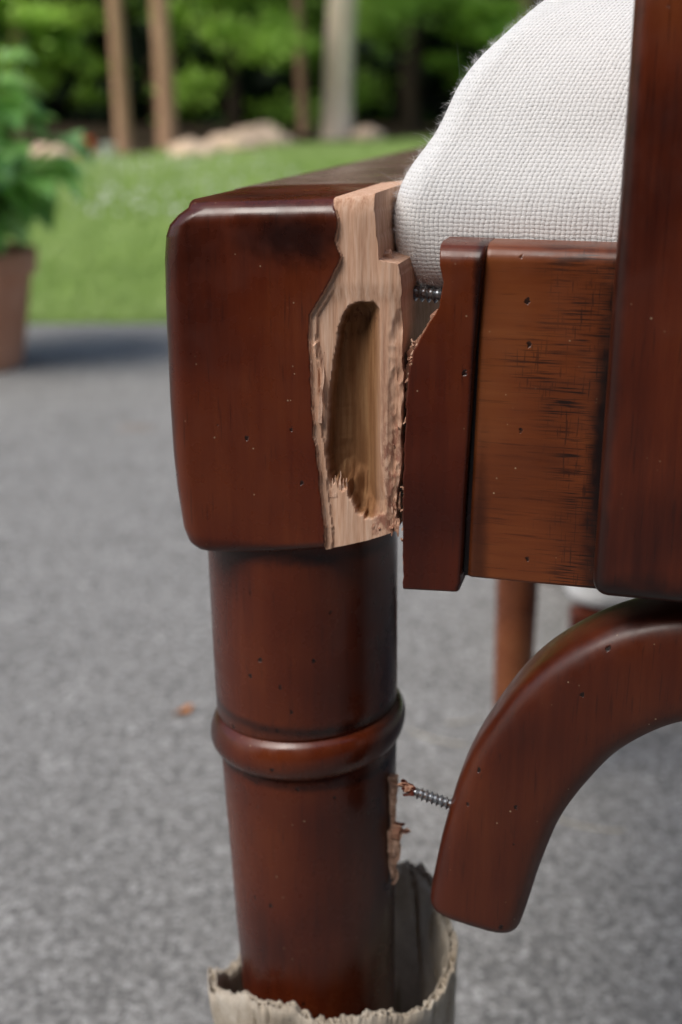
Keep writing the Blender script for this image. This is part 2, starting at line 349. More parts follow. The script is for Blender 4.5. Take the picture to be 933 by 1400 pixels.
def brace(name,cl,yc,hd,mat,parent,n=40):
    P=np.array(cl); t=np.linspace(0,len(P)-1,60)
    def cr(p,t):
        i=int(min(math.floor(t),len(p)-2)); f=t-i; a=p[max(i-1,0)];b=p[i];c=p[i+1];d=p[min(i+2,len(p)-1)]
        return .5*((2*b)+(-a+c)*f+(2*a-5*b+4*c-d)*f*f+(-a+3*b-3*c+d)*f**3)
    Q=np.array([cr(P,k) for k in t])
    tan=Q[-1,:2]-Q[-2,:2]; tan/=np.linalg.norm(tan)
    V=[];F=[];secs=[]
    for i in range(len(Q)):
        d=Q[min(i+1,len(Q)-1),:2]-Q[max(i-1,0),:2]; d/=np.linalg.norm(d); secs.append((Q[i,0],Q[i,1],Q[i,2],d,1.0))
    for k in range(1,9):
        a=k/8*math.pi/2; rr=.0042
        secs.append((Q[-1,0]+tan[0]*rr*math.sin(a),Q[-1,1]+tan[1]*rr*math.sin(a),Q[-1,2],tan,(Q[-1,2]-rr*(1-math.cos(a)))/Q[-1,2]))
    for (x,z,w,d,sf) in secs:
        nx,nz=-d[1],d[0]
        for k in range(n):
            a=2*math.pi*k/n; c,s_=math.cos(a),math.sin(a); e=.5
            u=w*sf*math.copysign(abs(c)**e,c); v=hd*sf*math.copysign(abs(s_)**e,s_)
            V.append((x+nx*u,yc+v,z+nz*u))
    m=len(secs)
    for i in range(m-1):
        for k in range(n): F.append((i*n+k,i*n+(k+1)%n,(i+1)*n+(k+1)%n,(i+1)*n+k))
    F.append(tuple((m-1)*n+k for k in range(n))); F.append(tuple(range(n))[::-1])
    return mesh_obj(name,V,F,mat,parent,True,60)
brace('curved_brace',cl,.004,.0135,W_brace,chair)

ms=M('weathered_steel'); oc=ms.coord(); rust=ms.mapr(ms.noise(oc,900,3,.7),.5,.62)
STEEL=ms.set(ms.mix(rust,(.36,.39,.42),(.12,.055,.03)),.36,.5); ms.l(ms.math('MULTIPLY_ADD',rust,-.8,.85),ms.b.inputs['Metallic'])
def screw(name,p0,p1,r,pitch,parent,tipfrac=.25,nl=160,na=20):
    p0=Vector(p0);p1=Vector(p1); ax=(p1-p0); Lg=ax.length; ax.normalize(); s=ax.orthogonal().normalized(); u=ax.cross(s)
    V=[];F=[]
    for i in range(nl+1):
        l=Lg*i/nl; t=i/nl; env=1 if t<1-tipfrac else max(.12,1-(t-(1-tipfrac))/tipfrac)
        for k in range(na):
            a=2*math.pi*k/na; ph=((l/pitch)-k/na)%1; th=max(0,1-abs(ph-.5)/.28)
            rr=r*env*(.62+.38*th); V.append(p0+ax*l+(s*math.cos(a)+u*math.sin(a))*rr)
    for i in range(nl):
        for k in range(na): F.append((i*na+k,i*na+(k+1)%na,(i+1)*na+(k+1)%na,(i+1)*na+k))
    F.append(tuple(nl*na+k for k in range(na)))
    return mesh_obj(name,V,F,STEEL,parent,True,50)
screw('brace_screw',(.0365,.002,.2757),(.0195,.002,.2796),.00205,.00155,chair)
for i in range(16):
    shard('screw_wood_crumb_%d'%i,(.0215+random.uniform(-.0010,.001),.002+random.uniform(-.001,.001),.2793+random.uniform(-.0006,.0006)),(.0190+random.uniform(-.0012,.001),.002+random.uniform(-.002,.002),.2797+random.uniform(-.002,.0025)),.0016,.0015,W_frame if i%3 else BARE2,chair,4,200+i,.5)
screw('rail_screw',(.034,.021,.4250),(.0100,.021,.4268),.0026,.0019,chair,.05)

# --- rest of the chair frame
slab('side_rail',[(-.0515,.37),(-.0505,.4519)],[(.0082,.37),(.0082,.4543)],.385,.4530,.0602,.46,W_rail,chair,nx=14,nz=12,
     zt=lambda X:np.interp(X,ZT[0],ZT[1])-.0001)
lathe('rear_leg',[(0,.0115,.001,.478),(.01,.0125,.001,.478),(.15,.0145,.001,.474),(.33,.0160,0,.47),(.385,.0160,0,.47)],lacquer('lacquered_rear_leg_wood',mid=(.20,.06,.02),lite=(.30,.11,.04),dark=(.10,.025,.008)),chair,40)
box_round('rear_rail',-.02,.45,.46,.485,.385,.45,.004,W_frame,chair)
box_round('right_rail',.43,.455,.03,.47,.385,.442,.004,W_frame,chair)
box_round('front_rail_continued',.1202,.43,.0,.0145,.3515,.4420,.003,W_apron,chair)
lathe('front_leg_right',[(0,.024,.45,.03),(.02,.025,.45,.03),(.34,.030,.455,.03),(.445,.030,.455,.03)],W_frame,chair,48)
lathe('rear_leg_right',[(0,.0125,.447,.472),(.15,.0145,.447,.472),(.385,.016,.447,.47)],W_frame,chair,32)

# ------------------------------------------------------------------ cushion
def cushion_mesh(name,x0,x1,y0,y1,prof,r,mat,parent,wr=.0009,seed=3):
    P=np.array(prof); d=np.r_[0,np.cumsum(np.hypot(np.diff(P[:,0]),np.diff(P[:,1])))]
    tt=np.linspace(0,d[-1],90); Zr=np.interp(tt,d,P[:,0]); Er=np.interp(tt,d,P[:,1])
    k=np.ones(5)/5; Zs=np.convolve(np.pad(Zr,2,'edge'),k,'valid'); Es=np.convolve(np.pad(Er,2,'edge'),k,'valid')
    W,H=x1-x0,y1-y0
    corners=[((x0+r,y0+r),180,270),((x1-r,y0+r),270,360),((x1-r,y1-r),0,90),((x0+r,y1-r),90,180)]
    per=[]; nc=40
    for ci,(c,a0,a1) in enumerate(corners):
        for i in range(nc):
            a=math.radians(a0+(a1-a0)*i/(nc-1)); per.append((c[0]+r*math.cos(a),c[1]+r*math.sin(a),math.cos(a),math.sin(a)))
        nxt=corners[(ci+1)%4]
        sx,sy=per[-1][0],per[-1][1]; a=math.radians(nxt[1]); ex,ey=nxt[0][0]+r*math.cos(a),nxt[0][1]+r*math.sin(a)
        for i in range(1,60): per.append((sx+(ex-sx)*i/60,sy+(ey-sy)*i/60,math.cos(a),math.sin(a)))
    per=np.array(per); n=len(per)
    pl=np.r_[0,np.cumsum(np.hypot(np.diff(per[:,0]),np.diff(per[:,1])))]
    V=[];UV=[]
    cx,cy=(x0+x1)/2,(y0+y1)/2
    for i in range(len(tt)):
        e=Es[i]; sx=max(0,(W/2-e))/(W/2); sy=max(0,(H/2-e))/(H/2)
        px=cx+(per[:,0]-cx)*sx; py=cy+(per[:,1]-cy)*sy
        w=wr*(vnoise(pl*22,np.full(n,tt[i]*30),seed)+.6*vnoise(pl*60+9,np.full(n,tt[i]*70),seed+1))
        V.append(np.stack([px+per[:,2]*w,py+per[:,3]*w,np.full(n,Zs[i])+w*.5],-1)); UV.append(np.stack([pl,np.full(n,tt[i])],-1))
    V=np.array(V).reshape(-1,3); UV=np.array(UV).reshape(-1,2); m=len(tt); F=[]
    for i in range(m-1):
        for k2 in range(n-1): F.append((i*n+k2,i*n+k2+1,(i+1)*n+k2+1,(i+1)*n+k2))
        F.append((i*n+n-1,i*n,(i+1)*n,(i+1)*n+n-1))
    F.append(tuple(range(n))[::-1]); F.append(tuple((m-1)*n+k2 for k2 in range(n)))
    o=mesh_obj(name,V,F,mat,parent,True)
    uvl=o.data.uv_layers.new(name='UVMap'); li=np.zeros(len(o.data.loops),np.int32); o.data.loops.foreach_get('vertex_index',li)
    uvl.data.foreach_set('uv',UV[li].astype(np.float32).ravel())
    return o
mf=M('woven_cotton'); uv=mf.coord('UV'); oc=mf.coord()
nd=mf.new('ShaderNodeTexNoise'); nd.inputs['Scale'].default_value=150; nd.inputs['Detail'].default_value=4; nd.inputs['Roughness'].default_value=.7; mf.l(uv,nd.inputs['Vector'])
vm=mf.new('ShaderNodeVectorMath',operation='MULTIPLY_ADD'); mf.l(nd.outputs['Color'],vm.inputs[0]); vm.inputs[1].default_value=(.0020,.0016,0); mf.l(uv,vm.inputs[2])
u,v,_=mf.sep(vm.outputs[0])
su=mf.math('ABSOLUTE',mf.math('SINE',mf.math('MULTIPLY',u,math.pi/.00135))); sv=mf.math('ABSOLUTE',mf.math('SINE',mf.math('MULTIPLY',v,math.pi/.00118)))
h=mf.math('ADD',mf.math('MULTIPLY',mf.math('POWER',su,.7),1.1),mf.math('MULTIPLY',mf.math('POWER',sv,.7),.8))
fz=mf.noise(oc,2600,3,.75); thick=mf.noise(mf.mp(uv,(1500,60,1)),1,2); thv=mf.noise(mf.mp(uv,(50,1400,1),(3,3,0)),1,2)
hole=mf.mapr(mf.math('ADD',h,mf.math('ADD',mf.math('MULTIPLY_ADD',fz,1.1,-.55),mf.math('MULTIPLY_ADD',mf.math('ADD',thick,thv),.8,-.8))),.25,.95)
col=mf.mix(hole,(.36,.35,.34),(.785,.79,.79))
FAB=mf.set(col,.95,.1,mf.bump(mf.math('ADD',h,mf.math('MULTIPLY',fz,1.1)),.00020,.65))
cush=empty('seat_cushion',(0,0,0),-A)
prof=[(.4245,.014),(.4262,.007),(.429,.0028),(.434,.0008),(.443,0),(.451,.0004),(.4575,.0022),(.462,.0053),(.467,.0083),(.476,.0118),(.485,.0165),(.493,.0228),(.501,.031),(.509,.042),(.517,.060),(.524,.085),(.529,.13),(.531,.2)]
cb=cushion_mesh('cushion_cover',.0088,.428,.0150,.44,prof,.009,FAB,cush)
me=cb.data; nv=len(me.vertices); co=np.zeros(nv*3); me.vertices.foreach_get('co',co); co=co.reshape(-1,3); no=np.zeros(nv*3); me.vertices.foreach_get('normal',no); no=no.reshape(-1,3)
cand=np.where((co[:,0]<.13)&(co[:,1]<.10)&(co[:,2]>.426)&(co[:,2]<.515))[0]
pick=rng.choice(cand,12000)
FV=[];FF=[]
for q in pick:
    p=co[q]+rng.normal(0,.0006,3); nrm=no[q]; d=nrm*.5+rng.normal(0,.8,3); d/=np.linalg.norm(d); Lh=rng.uniform(.0005,.0020)*(2.8 if rng.random()<.02 else 1); w=.000024
    c2=rng.normal(0,.8,3); side=np.cross(d,rng.normal(0,1,3)); side/=np.linalg.norm(side)
    b=len(FV)
    for k in range(5):
        t=k/4; pp=p-nrm*.0004+d*Lh*t+c2*Lh*t*t*.5
        FV.append(pp-side*w*(1-t*.6)); FV.append(pp+side*w*(1-t*.6))
    for k in range(4): FF.append((b+2*k,b+2*k+1,b+2*k+3,b+2*k+2))
mz=M('cotton_fuzz').set((.88,.88,.87),.9,.1)
np_mesh('cover_fuzz',np.array(FV),np.array(FF),mz,cush)

# ------------------------------------------------------------------ cardboard sleeve
mc=M('corrugated_cardboard'); oc=mc.coord()
col=mc.ramp(mc.noise(oc,90,4,.65),[(.3,(.38,.32,.25)),(.55,(.50,.44,.36)),(.75,(.60,.55,.47))])
col=mc.mix(mc.mapr(mc.noise(mc.mp(oc,(300,300,900)),1,3),.55,.7,0,.35),col,(.32,.26,.19))
CARD=mc.set(col,.9,.15,mc.bump(mc.noise(oc,400,4,.7),.0006,.7))
sleeve=empty('cardboard_sleeve',(0,0,0),-A)
angs=[-180,-165,-150,-120,-95,-75,-50,-25,0,20,40,60,80,110,140,165,180]
rimz=[.1730,.1830,.1830,.1925,.1950,.1915,.1945,.1900,.1925,.1990,.2040,.2060,.198,.182,.170,.166,.1730]
radi=[.0415,.0405,.0395,.0360,.0345,.0355,.0390,.0430,.0440,.0430,.0425,.0430,.043,.042,.042,.0415,.0415]
def sleeve_layer(name,off,wav,n=720,zlow=.045,drop=0):
    V=[];F=[];m=30
    for j in range(m+1):
        t=j/m
        for k in range(n):
            a=-180+360*k/n; rz=np.interp(a,angs,rimz)+.0030*mnoise.noise((a*.09,1,0))+.0022*mnoise.noise((a*.25,2,off*900))+.0010*mnoise.noise((a*1.1,5,off*900))-drop
            z=zlow+(rz-zlow)*t; ca,sa=math.cos(math.radians(a)),math.sin(math.radians(a))
            r=np.interp(a,angs,radi)+off+wav*math.sin(math.radians(a)*60)
            cr_=mnoise.noise((ca*2.2+z*14,sa*2.2,z*28)); r+=.0018*cr_-.0014*max(0,.05-abs(cr_))*20-.004*(1-t)
            if t>.75: r+=.0026*(t-.75)*4*mnoise.noise((a*.05,3,4))
            V.append((-.0135+r*ca,.0325+r*sa,z))
    for j in range(m):
        for k in range(n): F.append((j*n+k,j*n+(k+1)%n,(j+1)*n+(k+1)%n,(j+1)*n+k))
    o=mesh_obj(name,V,F,CARD,sleeve,True); s=o.modifiers.new('thickness','SOLIDIFY'); s.thickness=.0004; s.offset=0
    return o
sleeve_layer('outer_liner',.0016,0); sleeve_layer('inner_liner',-.0012,0,drop=.0006); sleeve_layer('fluting',.0002,.0012,drop=.0009)

# ------------------------------------------------------------------ ground
def sheet(name,pts,z,mat):
    return mesh_obj(name,[(x,y,z) for x,y in pts],[tuple(range(len(pts)))],mat,None,False)
mg=M('lawn_soil_green'); oc=mg.coord()
col=mg.ramp(mg.noise(oc,2.2,4,.65),[(.3,(.15,.24,.06)),(.55,(.23,.34,.09)),(.75,(.30,.40,.14))])
LAWNM=mg.set(col,.9,.1)
sheet('lawn',[(-150,-150),(150,-150),(150,150),(-150,150)],-.03,LAWNM)
mcn=M('aggregate_concrete'); oc=mcn.coord()
big=mcn.noise(oc,1.6,4,.6); base=mcn.ramp(big,[(.3,(.30,.295,.285)),(.7,(.43,.425,.41)) ])
vn=mcn.new('ShaderNodeTexVoronoi'); vn.inputs['Scale'].default_value=300; mcn.l(oc,vn.inputs['Vector'])
r_,g_,b_=mcn.sep(vn.outputs['Color'])
grain=mcn.ramp(r_,[(0,(.07,.07,.07)),(.25,(.25,.245,.235)),(.6,(.41,.40,.385)),(.85,(.56,.55,.53)),(1,(.82,.81,.79))])
col=mcn.mix(.72,base,grain)
fine=mcn.noise(oc,460,3,.75); col=mcn.mix(mcn.mapr(fine,.3,.65,.85,0),col,(.10,.098,.092))
med=mcn.noise(oc,100,4,.7); col=mcn.mix(mcn.mapr(med,.46,.64,0,.45),col,(.16,.156,.146))
mott=mcn.noise(oc,9,4,.65); col=mcn.mix(mcn.mapr(mott,.45,.7,0,.22),col,(.12,.118,.112))
stain=mcn.mapr(mcn.noise(mcn.mp(oc,(1,1,1),(3.1,2,0)),7,2,.5),.68,.74,0,.25); col=mcn.mix(stain,col,(.30,.17,.09))
hb=mcn.math('ADD',fine,mcn.math('MULTIPLY',vn.outputs['Distance'],-.6))
CON=mcn.set(col,.85,.25,mcn.bump(hb,.0014,.8))
N=60; top=[]
for i in range(N+1):
    x=-12+24*i/N; top.append((x,2.33+.02*x*.3+.012*math.sin(x*9)+.008*math.sin(x*23)))
poly=[(-12,-6),(12,-6)]+top[::-1]
nn=len(poly); V=[(x,y,0) for x,y in poly]+[(x,y,-.06) for x,y in poly]
mesh_obj('concrete_patio',V,[tuple(range(nn))]+[(i,nn+i,nn+(i+1)%nn,(i+1)%nn) for i in range(nn)],CON,None,False)
ml=M('leaf_litter'); oc=ml.coord(); LIT=ml.set(ml.ramp(ml.noise(oc,9,5,.7),[(.3,(.02,.016,.009)),(.7,(.09,.065,.04))]),.95,.1)
def edge_y(x): return 11.2+ (x+1.2)*1.05 if x>-1.6 else 10.2+.3*math.sin(x*1.3)
ef=[(x,min(edge_y(x),17)) for x in np.linspace(-60,60,240)]
sheet('forest_floor',ef+[(140,140),(-140,140)],-.022,LIT)

# --- unseen building added behind the viewer to darken reflections: boards, glazed door, window
added_house=empty('added_house',(0,-2.6,0))
SID=M('brown_lap_siding'); oc=SID.coord(); SIDM=SID.set(SID.ramp(SID.noise(SID.mp(oc,(1,8,30)),1,4),[(.3,(.10,.065,.045)),(.7,(.17,.115,.08))]),.75,.2)
TRIM=M('painted_trim').set((.55,.52,.47),.5,.3); GLS=M('window_glass').set((.02,.025,.03),.08,.5)
V=[];F=[]
for i in range(22):
    z0=.12+i*.14; b=len(V)
    for xx in (-6,6): V+= [(xx,.022,z0),(xx,.004,z0+.145),(xx,0,z0)]
    F+=[(b,b+3,b+4,b+1),(b,b+2,b+5,b+3)]
mesh_obj('added_siding',V,F,SIDM,added_house,False)
box_round('added_wall_core',-6,6,-5,-.002,.0,3.2,.01,SIDM,added_house,1)
box_round('added_door_frame',.6,2.5,.024,.06,.02,2.12,.008,TRIM,added_house,2); box_round('added_door_glass_1',.68,1.52,.061,.066,.12,2.04,.002,GLS,added_house,1); box_round('added_door_glass_2',1.58,2.42,.061,.066,.12,2.04,.002,GLS,added_house,1)
box_round('added_window_frame',-3.2,-1.8,.024,.06,.95,2.1,.008,TRIM,added_house,2); box_round('added_window_pane',-3.12,-1.88,.061,.066,1.03,2.02,.002,GLS,added_house,1)
V=[(-6.3,.45,3.15),(6.3,.45,3.15),(6.3,-5.4,3.15),(-6.3,-5.4,3.15),(-6.3,-2.5,4.7),(6.3,-2.5,4.7)]
mesh_obj('added_roof',V,[(0,1,5,4),(2,3,4,5),(0,4,3),(1,2,5),(0,3,2,1)],M('asphalt_shingles').set((.05,.048,.045),.9,.1),added_house,False)

nb=130000
d=2.45+ (rng.random(nb)**1.6)*12.5; x=(rng.random(nb)-.5)*2*(d*.42+.4)
lim=np.array([min(edge_y(q),17) for q in x]); k=(d<lim+.1); d=d[k]; x=x[k]; n=len(x)
hgt=(.022+.020*rng.random(n))*(1+.25*vnoise(x*1.4,d*1.4,2)); w=.0022+.0006*d; az=rng.random(n)*2*math.pi; lean=rng.normal(0,.6,(n,2))*hgt[:,None]
patch=.5+.5*vnoise(x*.9,d*.9,5); tone=np.clip(.45*rng.random(n)+.55*patch+.1*rng.normal(0,1,n),0,1)
b0=np.stack([x-np.cos(az)*w,d-np.sin(az)*w,np.full(n,-.03)],-1); b1=np.stack([x+np.cos(az)*w,d+np.sin(az)*w,np.full(n,-.03)],-1); b2=np.stack([x+lean[:,0],d+lean[:,1],-.03+hgt],-1)
V=np.stack([b0,b1,b2],1).reshape(-1,3); F=np.arange(3*n).reshape(n,3)
def leafmat(name,stops,trans=.35,rough=.5,spec=.3,tc=(.34,.52,.05)):
    m=M(name); t=m.attr('tone'); col=m.ramp(t,stops); m.set(col,rough,spec)
    if trans>0:
        tr=m.new('ShaderNodeBsdfTranslucent'); m.l(m.mix(.5,col,tc,'MIX'),tr.inputs['Color'])
        mx=m.new('ShaderNodeMixShader'); mx.inputs[0].default_value=trans; m.l(m.b.outputs[0],mx.inputs[1]); m.l(tr.outputs[0],mx.inputs[2]); m.l(mx.outputs[0],m.out.inputs[0])
    return m.m
GR=leafmat('grass_blade',[(0,(.21,.33,.08)),(.5,(.35,.48,.15)),(1,(.50,.60,.29))],.3,.6,.2,(.50,.64,.18))
np_mesh('grass',V,F,GR,None,dict(tone=np.repeat(tone,3)))
nf=1700; d=2.6+rng.random(nf)**1.3*7; x=(rng.random(nf)-.5)*2*(d*.42+.3); kk=vnoise(x*1.1,d*1.1,9)>-.25; d=d[kk];x=x[kk]; nf=len(d)
oct_=np.array([(1,0,0),(0,1,0),(-1,0,0),(0,-1,0),(0,0,1),(0,0,-1)])*.010; of=np.array([(0,1,4),(1,2,4),(2,3,4),(3,0,4),(1,0,5),(2,1,5),(3,2,5),(0,3,5)])
V=(oct_[None]*(.6+.6*rng.random(nf))[:,None,None]+np.stack([x,d,.008+.012*rng.random(nf)],-1)[:,None]).reshape(-1,3); F=(of[None]+6*np.arange(nf)[:,None,None]).reshape(-1,3)
np_mesh('clover_flowers',V,F,M('clover_white').set((.82,.82,.78),.8,.1),None)

# ------------------------------------------------------------------ trees & undergrowth
def leaf_quads(cent,size):
    n=len(cent); a=rng.normal(0,1,(n,3)); a/=np.linalg.norm(a,axis=1)[:,None]; b=rng.normal(0,1,(n,3)); b[:,2]*=.6
    b-=a*(a*b).sum(1)[:,None]; b/=np.linalg.norm(b,axis=1)[:,None]; s=size*(.6+.8*rng.random(n))
    a=a*s[:,None]; b=b*s[:,None]*.55
    return np.stack([cent-a,cent-b*1.0+a*.1,cent+a,cent+b+a*.1],1)
def leaf_obj(name,cl,mat,parent=None,size=.05):
    Q=[];T_=[]
    for c,r,n,tn in cl:
        p=np.clip(rng.normal(0,.62,(n,3)),-1.7,1.7)
        Q.append(leaf_quads(np.array(c)+p*np.array(r),size)); T_.append(np.clip(tn+.18*rng.normal(0,1,n)+.15*p[:,2],0,1))
    Q=np.concatenate(Q).reshape(-1,3); F=np.arange(len(Q)).reshape(-1,4)
    return np_mesh(name,Q,F,mat,parent,dict(tone=np.repeat(np.concatenate(T_),4)))
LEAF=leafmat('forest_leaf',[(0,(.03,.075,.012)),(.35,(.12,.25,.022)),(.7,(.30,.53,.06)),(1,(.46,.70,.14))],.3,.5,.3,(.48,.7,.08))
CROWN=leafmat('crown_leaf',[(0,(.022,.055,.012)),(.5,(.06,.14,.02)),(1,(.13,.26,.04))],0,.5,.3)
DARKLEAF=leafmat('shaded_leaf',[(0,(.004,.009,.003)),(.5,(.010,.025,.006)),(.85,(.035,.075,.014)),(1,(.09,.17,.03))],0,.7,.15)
def barkmat(name,c0,c1):
    m=M(name); oc=m.coord(); f=m.noise(m.mp(oc,(14,14,2.5)),1,5,.7)
    return m.set(m.ramp(f,[(.3,c0),(.65,c1)]),.9,.1,m.bump(f,.03,.7))
B_light=barkmat('pale_bark',(.64,.49,.36),(.88,.74,.58)); B_br=barkmat('brown_bark',(.26,.15,.09),(.50,.32,.20)); B_dk=barkmat('dark_bark',(.04,.03,.022),(.13,.095,.06))
def tree(x,y,d,h,mat,lean=(0,0),seed=0,leafn=600):
    o=empty('tree'); rr=random.Random(seed)
    V=[];F=[]
    def limb(p,dirv,L,r0,r1,n=10,seg=10):
        b=len(V); p=Vector(p); dirv=Vector(dirv).normalized()
        for i in range(n+1):
            t=i/n; r=r0+(r1-r0)*t
            if L>3 and i==0: r*=1.15
            c=p+dirv*L*t+Vector((mnoise.noise((t*2.5,seed,0)),mnoise.noise((t*2.5,seed,7)),0))*L*.03*min(1,t*3)
            for k in range(seg):
                a=2*math.pi*k/seg; V.append((c.x+r*math.cos(a),c.y+r*math.sin(a),c.z+(0 if abs(dirv.z)>.6 else r*math.sin(a)*.5)))
        for i in range(n):
            for k in range(seg): F.append((b+i*seg+k,b+i*seg+(k+1)%seg,b+(i+1)*seg+(k+1)%seg,b+(i+1)*seg+k))
        return p+dirv*L
    topp=limb((x,y,-.06),(lean[0],lean[1],1),h,d/2,d*.12,24,16)
    cl=[]
    for i in range(7):
        t=.58+.38*i/6; a=rr.uniform(0,6.28); bp=Vector((x+lean[0]*h*t,y+lean[1]*h*t,h*t)); L=h*.26*(1.25-t*.6)
        e=limb(bp,(math.cos(a),math.sin(a),.55),L,d*.14,d*.04,6,7)
        for q in range(3):
            f=.5+.3*q; c=bp+(e-bp)*f
            cl.append(((c.x+rr.uniform(-.4,.4),c.y+rr.uniform(-.4,.4),c.z+rr.uniform(-.1,.5)),(h*.08,h*.08,h*.055),leafn//14,rr.uniform(.2,.75)))
    cl.append((tuple(topp),(h*.1,h*.1,h*.1),leafn//7,.6))
    mesh_obj('trunk_and_limbs',V,F,mat,o)
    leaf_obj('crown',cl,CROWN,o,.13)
    return o
tree(-.04,13.4,.32,11,B_light,(.002,0),1)
tree(-1.56,11.3,.18,9,B_br,(-.008,0),2)
tree(-1.80,10.4,.14,8,B_br,(-.022,0),3)
tree(-.42,14.6,.12,8,B_br,(-.05,0),4)
tree(-2.3,13.2,.12,9,B_dk,(.01,0),5)
tree(-1.95,14.2,.2,10,B_dk,(0,0),6)
tree(-3.1,12.2,.15,8,B_br,(.02,0),7)
tree(.9,16.5,.28,11,B_dk,(0,0),8)
tree(2.4,17.2,.22,10,B_br,(.01,0),9)
tree(4.6,17.8,.3,11,B_br,(0,0),10)
tree(-4.8,12.8,.26,10,B_dk,(0,0),11)
tree(-7.2,13.5,.3,11,B_br,(0,0),12)
for i in range(14):
    xx=-14+28*i/13+random.uniform(-.7,.7); tree(xx,19+random.uniform(-1.2,3),random.uniform(.16,.36),random.uniform(9,13),random.choice([B_dk,B_dk,B_br]),(random.uniform(-.03,.03),0),30+i,1100)
def shrub(x,y,w,h,tone,n,mat=LEAF,size=.042,z0=0.0):
    cl=[]; m=max(6,int(w*15))
    for i in range(m):
        a=random.uniform(.12,.34)
        cl.append(((x+random.uniform(-1,1)*w*.9,y+random.uniform(-1,1)*w*.5,z0+random.uniform(.10,1.0)*h),(a,a,a*random.uniform(.35,.7)),int(n/m),tone+random.uniform(-.5,.35)))
    return leaf_obj('shrub',cl,mat,None,size)
shrub(-.95,13.0,.42,1.5,.75,2600); shrub(-.45,15.4,.3,1.6,.6,1500)
shrub(1.15,14.6,.95,1.6,.9,6000); shrub(2.0,16.0,.9,2.2,.75,4500); shrub(.45,16.2,.45,2.2,.8,2400)
shrub(-2.75,11.6,.50,1.6,.85,3200); shrub(-3.9,12.0,.9,1.9,.8,5000); shrub(-1.70,13.4,.25,1.4,.5,700); shrub(-5.6,12.6,1.1,2.0,.7,5000)
shrub(-2.7,15.8,.5,2.1,.5,1800); shrub(3.6,17.6,1.0,2.0,.7,4000); shrub(5.6,18.2,1.2,2.0,.6,4000)
cl=[]
for i in range(520):
    xx=random.uniform(-20,20); yy=random.uniform(18.5,26); cl.append(((xx,yy,random.uniform(-.1,1)*6.5+.2),(1.5,1.1,1.0),105,random.uniform(.0,.8)))
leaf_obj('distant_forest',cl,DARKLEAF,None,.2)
cl=[]
for i in range(420):
    xx=random.uniform(-34,34); yy=random.uniform(27,33); cl.append(((xx,yy,random.uniform(0,13)),(2.4,1.4,1.9),70,random.uniform(.1,.7)))
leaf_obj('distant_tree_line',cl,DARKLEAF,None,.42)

mr=M('fieldstone'); oc=mr.coord(); ROCK=mr.set(mr.ramp(mr.noise(oc,9,5,.7),[(.3,(.54,.39,.27)),(.7,(.80,.62,.46))]),.9,.15,mr.bump(mr.noise(oc,20,4),.02,.6))
def rock(x,y,sx,sy,sz,seed):
    bm=bmesh.new(); bmesh.ops.create_icosphere(bm,subdivisions=4,radius=1)
    for v in bm.verts:
        q=v.co.copy(); n1=mnoise.noise(q*1.3+Vector((seed,0,0)))*.35+mnoise.noise(q*3+Vector((0,seed,0)))*.12
        q*=1+n1; v.co=Vector((q.x*sx,q.y*sy,q.z*sz))
    me=bpy.data.meshes.new('rock'); bm.to_mesh(me); bm.free(); me.materials.append(ROCK)
    for p in me.polygons: p.use_smooth=True
    o=bpy.data.objects.new('rock',me); o.location=(x,y,sz*.3-.03); link(o)
rock(-1.22,10.1,.20,.14,.09,1); rock(-.98,10.9,.24,.18,.12,2); rock(-.78,12.0,.26,.18,.15,3); rock(.27,13.2,.17,.13,.10,4); rock(-.6,12.3,.14,.1,.06,5); rock(-2.3,9.9,.18,.14,.07,6)
def bucket(x,y,r,h,col,name):
    m=M(name+'_plastic').set(col,.4,.4)
    o=lathe(name,[(0,r*.8,0,0),(h,r,0,0),(h+.004,r*1.06,0,0),(h+.012,r*1.06,0,0),(h+.012,r*.96,0,0),(.02,r*.76,0,0)],m,None,32); o.location=(x,y,-.03)
bucket(-2.00,9.7,.075,.13,(.85,.12,.02),'orange_bucket'); bucket(-1.83,9.75,.06,.09,(.75,.75,.72),'white_bucket')

# ------------------------------------------------------------------ potted plant
pp=empty('potted_plant',(-.675,1.90,0))
mt=M('terracotta'); oc=mt.coord(); TER=mt.set(mt.ramp(mt.noise(oc,14,4,.6),[(.3,(.48,.22,.13)),(.7,(.62,.33,.22))]),.8,.2)
lathe('terracotta_pot',[(0,.088,0,0),(.006,.092,0,0),(.165,.118,0,0),(.168,.128,0,0),(.205,.132,0,0),(.210,.129,0,0),(.208,.118,0,0),(.19,.114,0,0)],TER,pp,64)
lathe('potting_soil',[(.185,.114,0,0),(.192,.02,0,0)],LIT,pp,32)
PL=leafmat('plant_leaf',[(0,(.07,.20,.04)),(.5,(.22,.46,.12)),(1,(.42,.66,.30))],.4,.24,.8,(.42,.72,.14))
Q=[];TT=[];SV=[];SF=[]
def big_leaf(base,dr,L,w,droop,tone):
    dr=Vector(dr).normalized(); side=dr.cross(Vector((0,0,1)));  side=side.normalized() if side.length>.01 else Vector((1,0,0)); up=side.cross(dr)
    prof=[.0,.55,.95,1,.75,.4,.0]; P=[]
    for i,a in enumerate(prof):
        t=i/6; c=Vector(base)+dr*L*t-Vector((0,0,1))*droop*L*t*t
        P.append((c-side*w*a+up*w*a*.35,c,c+side*w*a+up*w*a*.35))
    for i in range(6):
        for s in (0,1):
            Q.append([P[i][s],P[i][s+1],P[i+1][s+1],P[i+1][s]]); TT.extend([tone]*4)
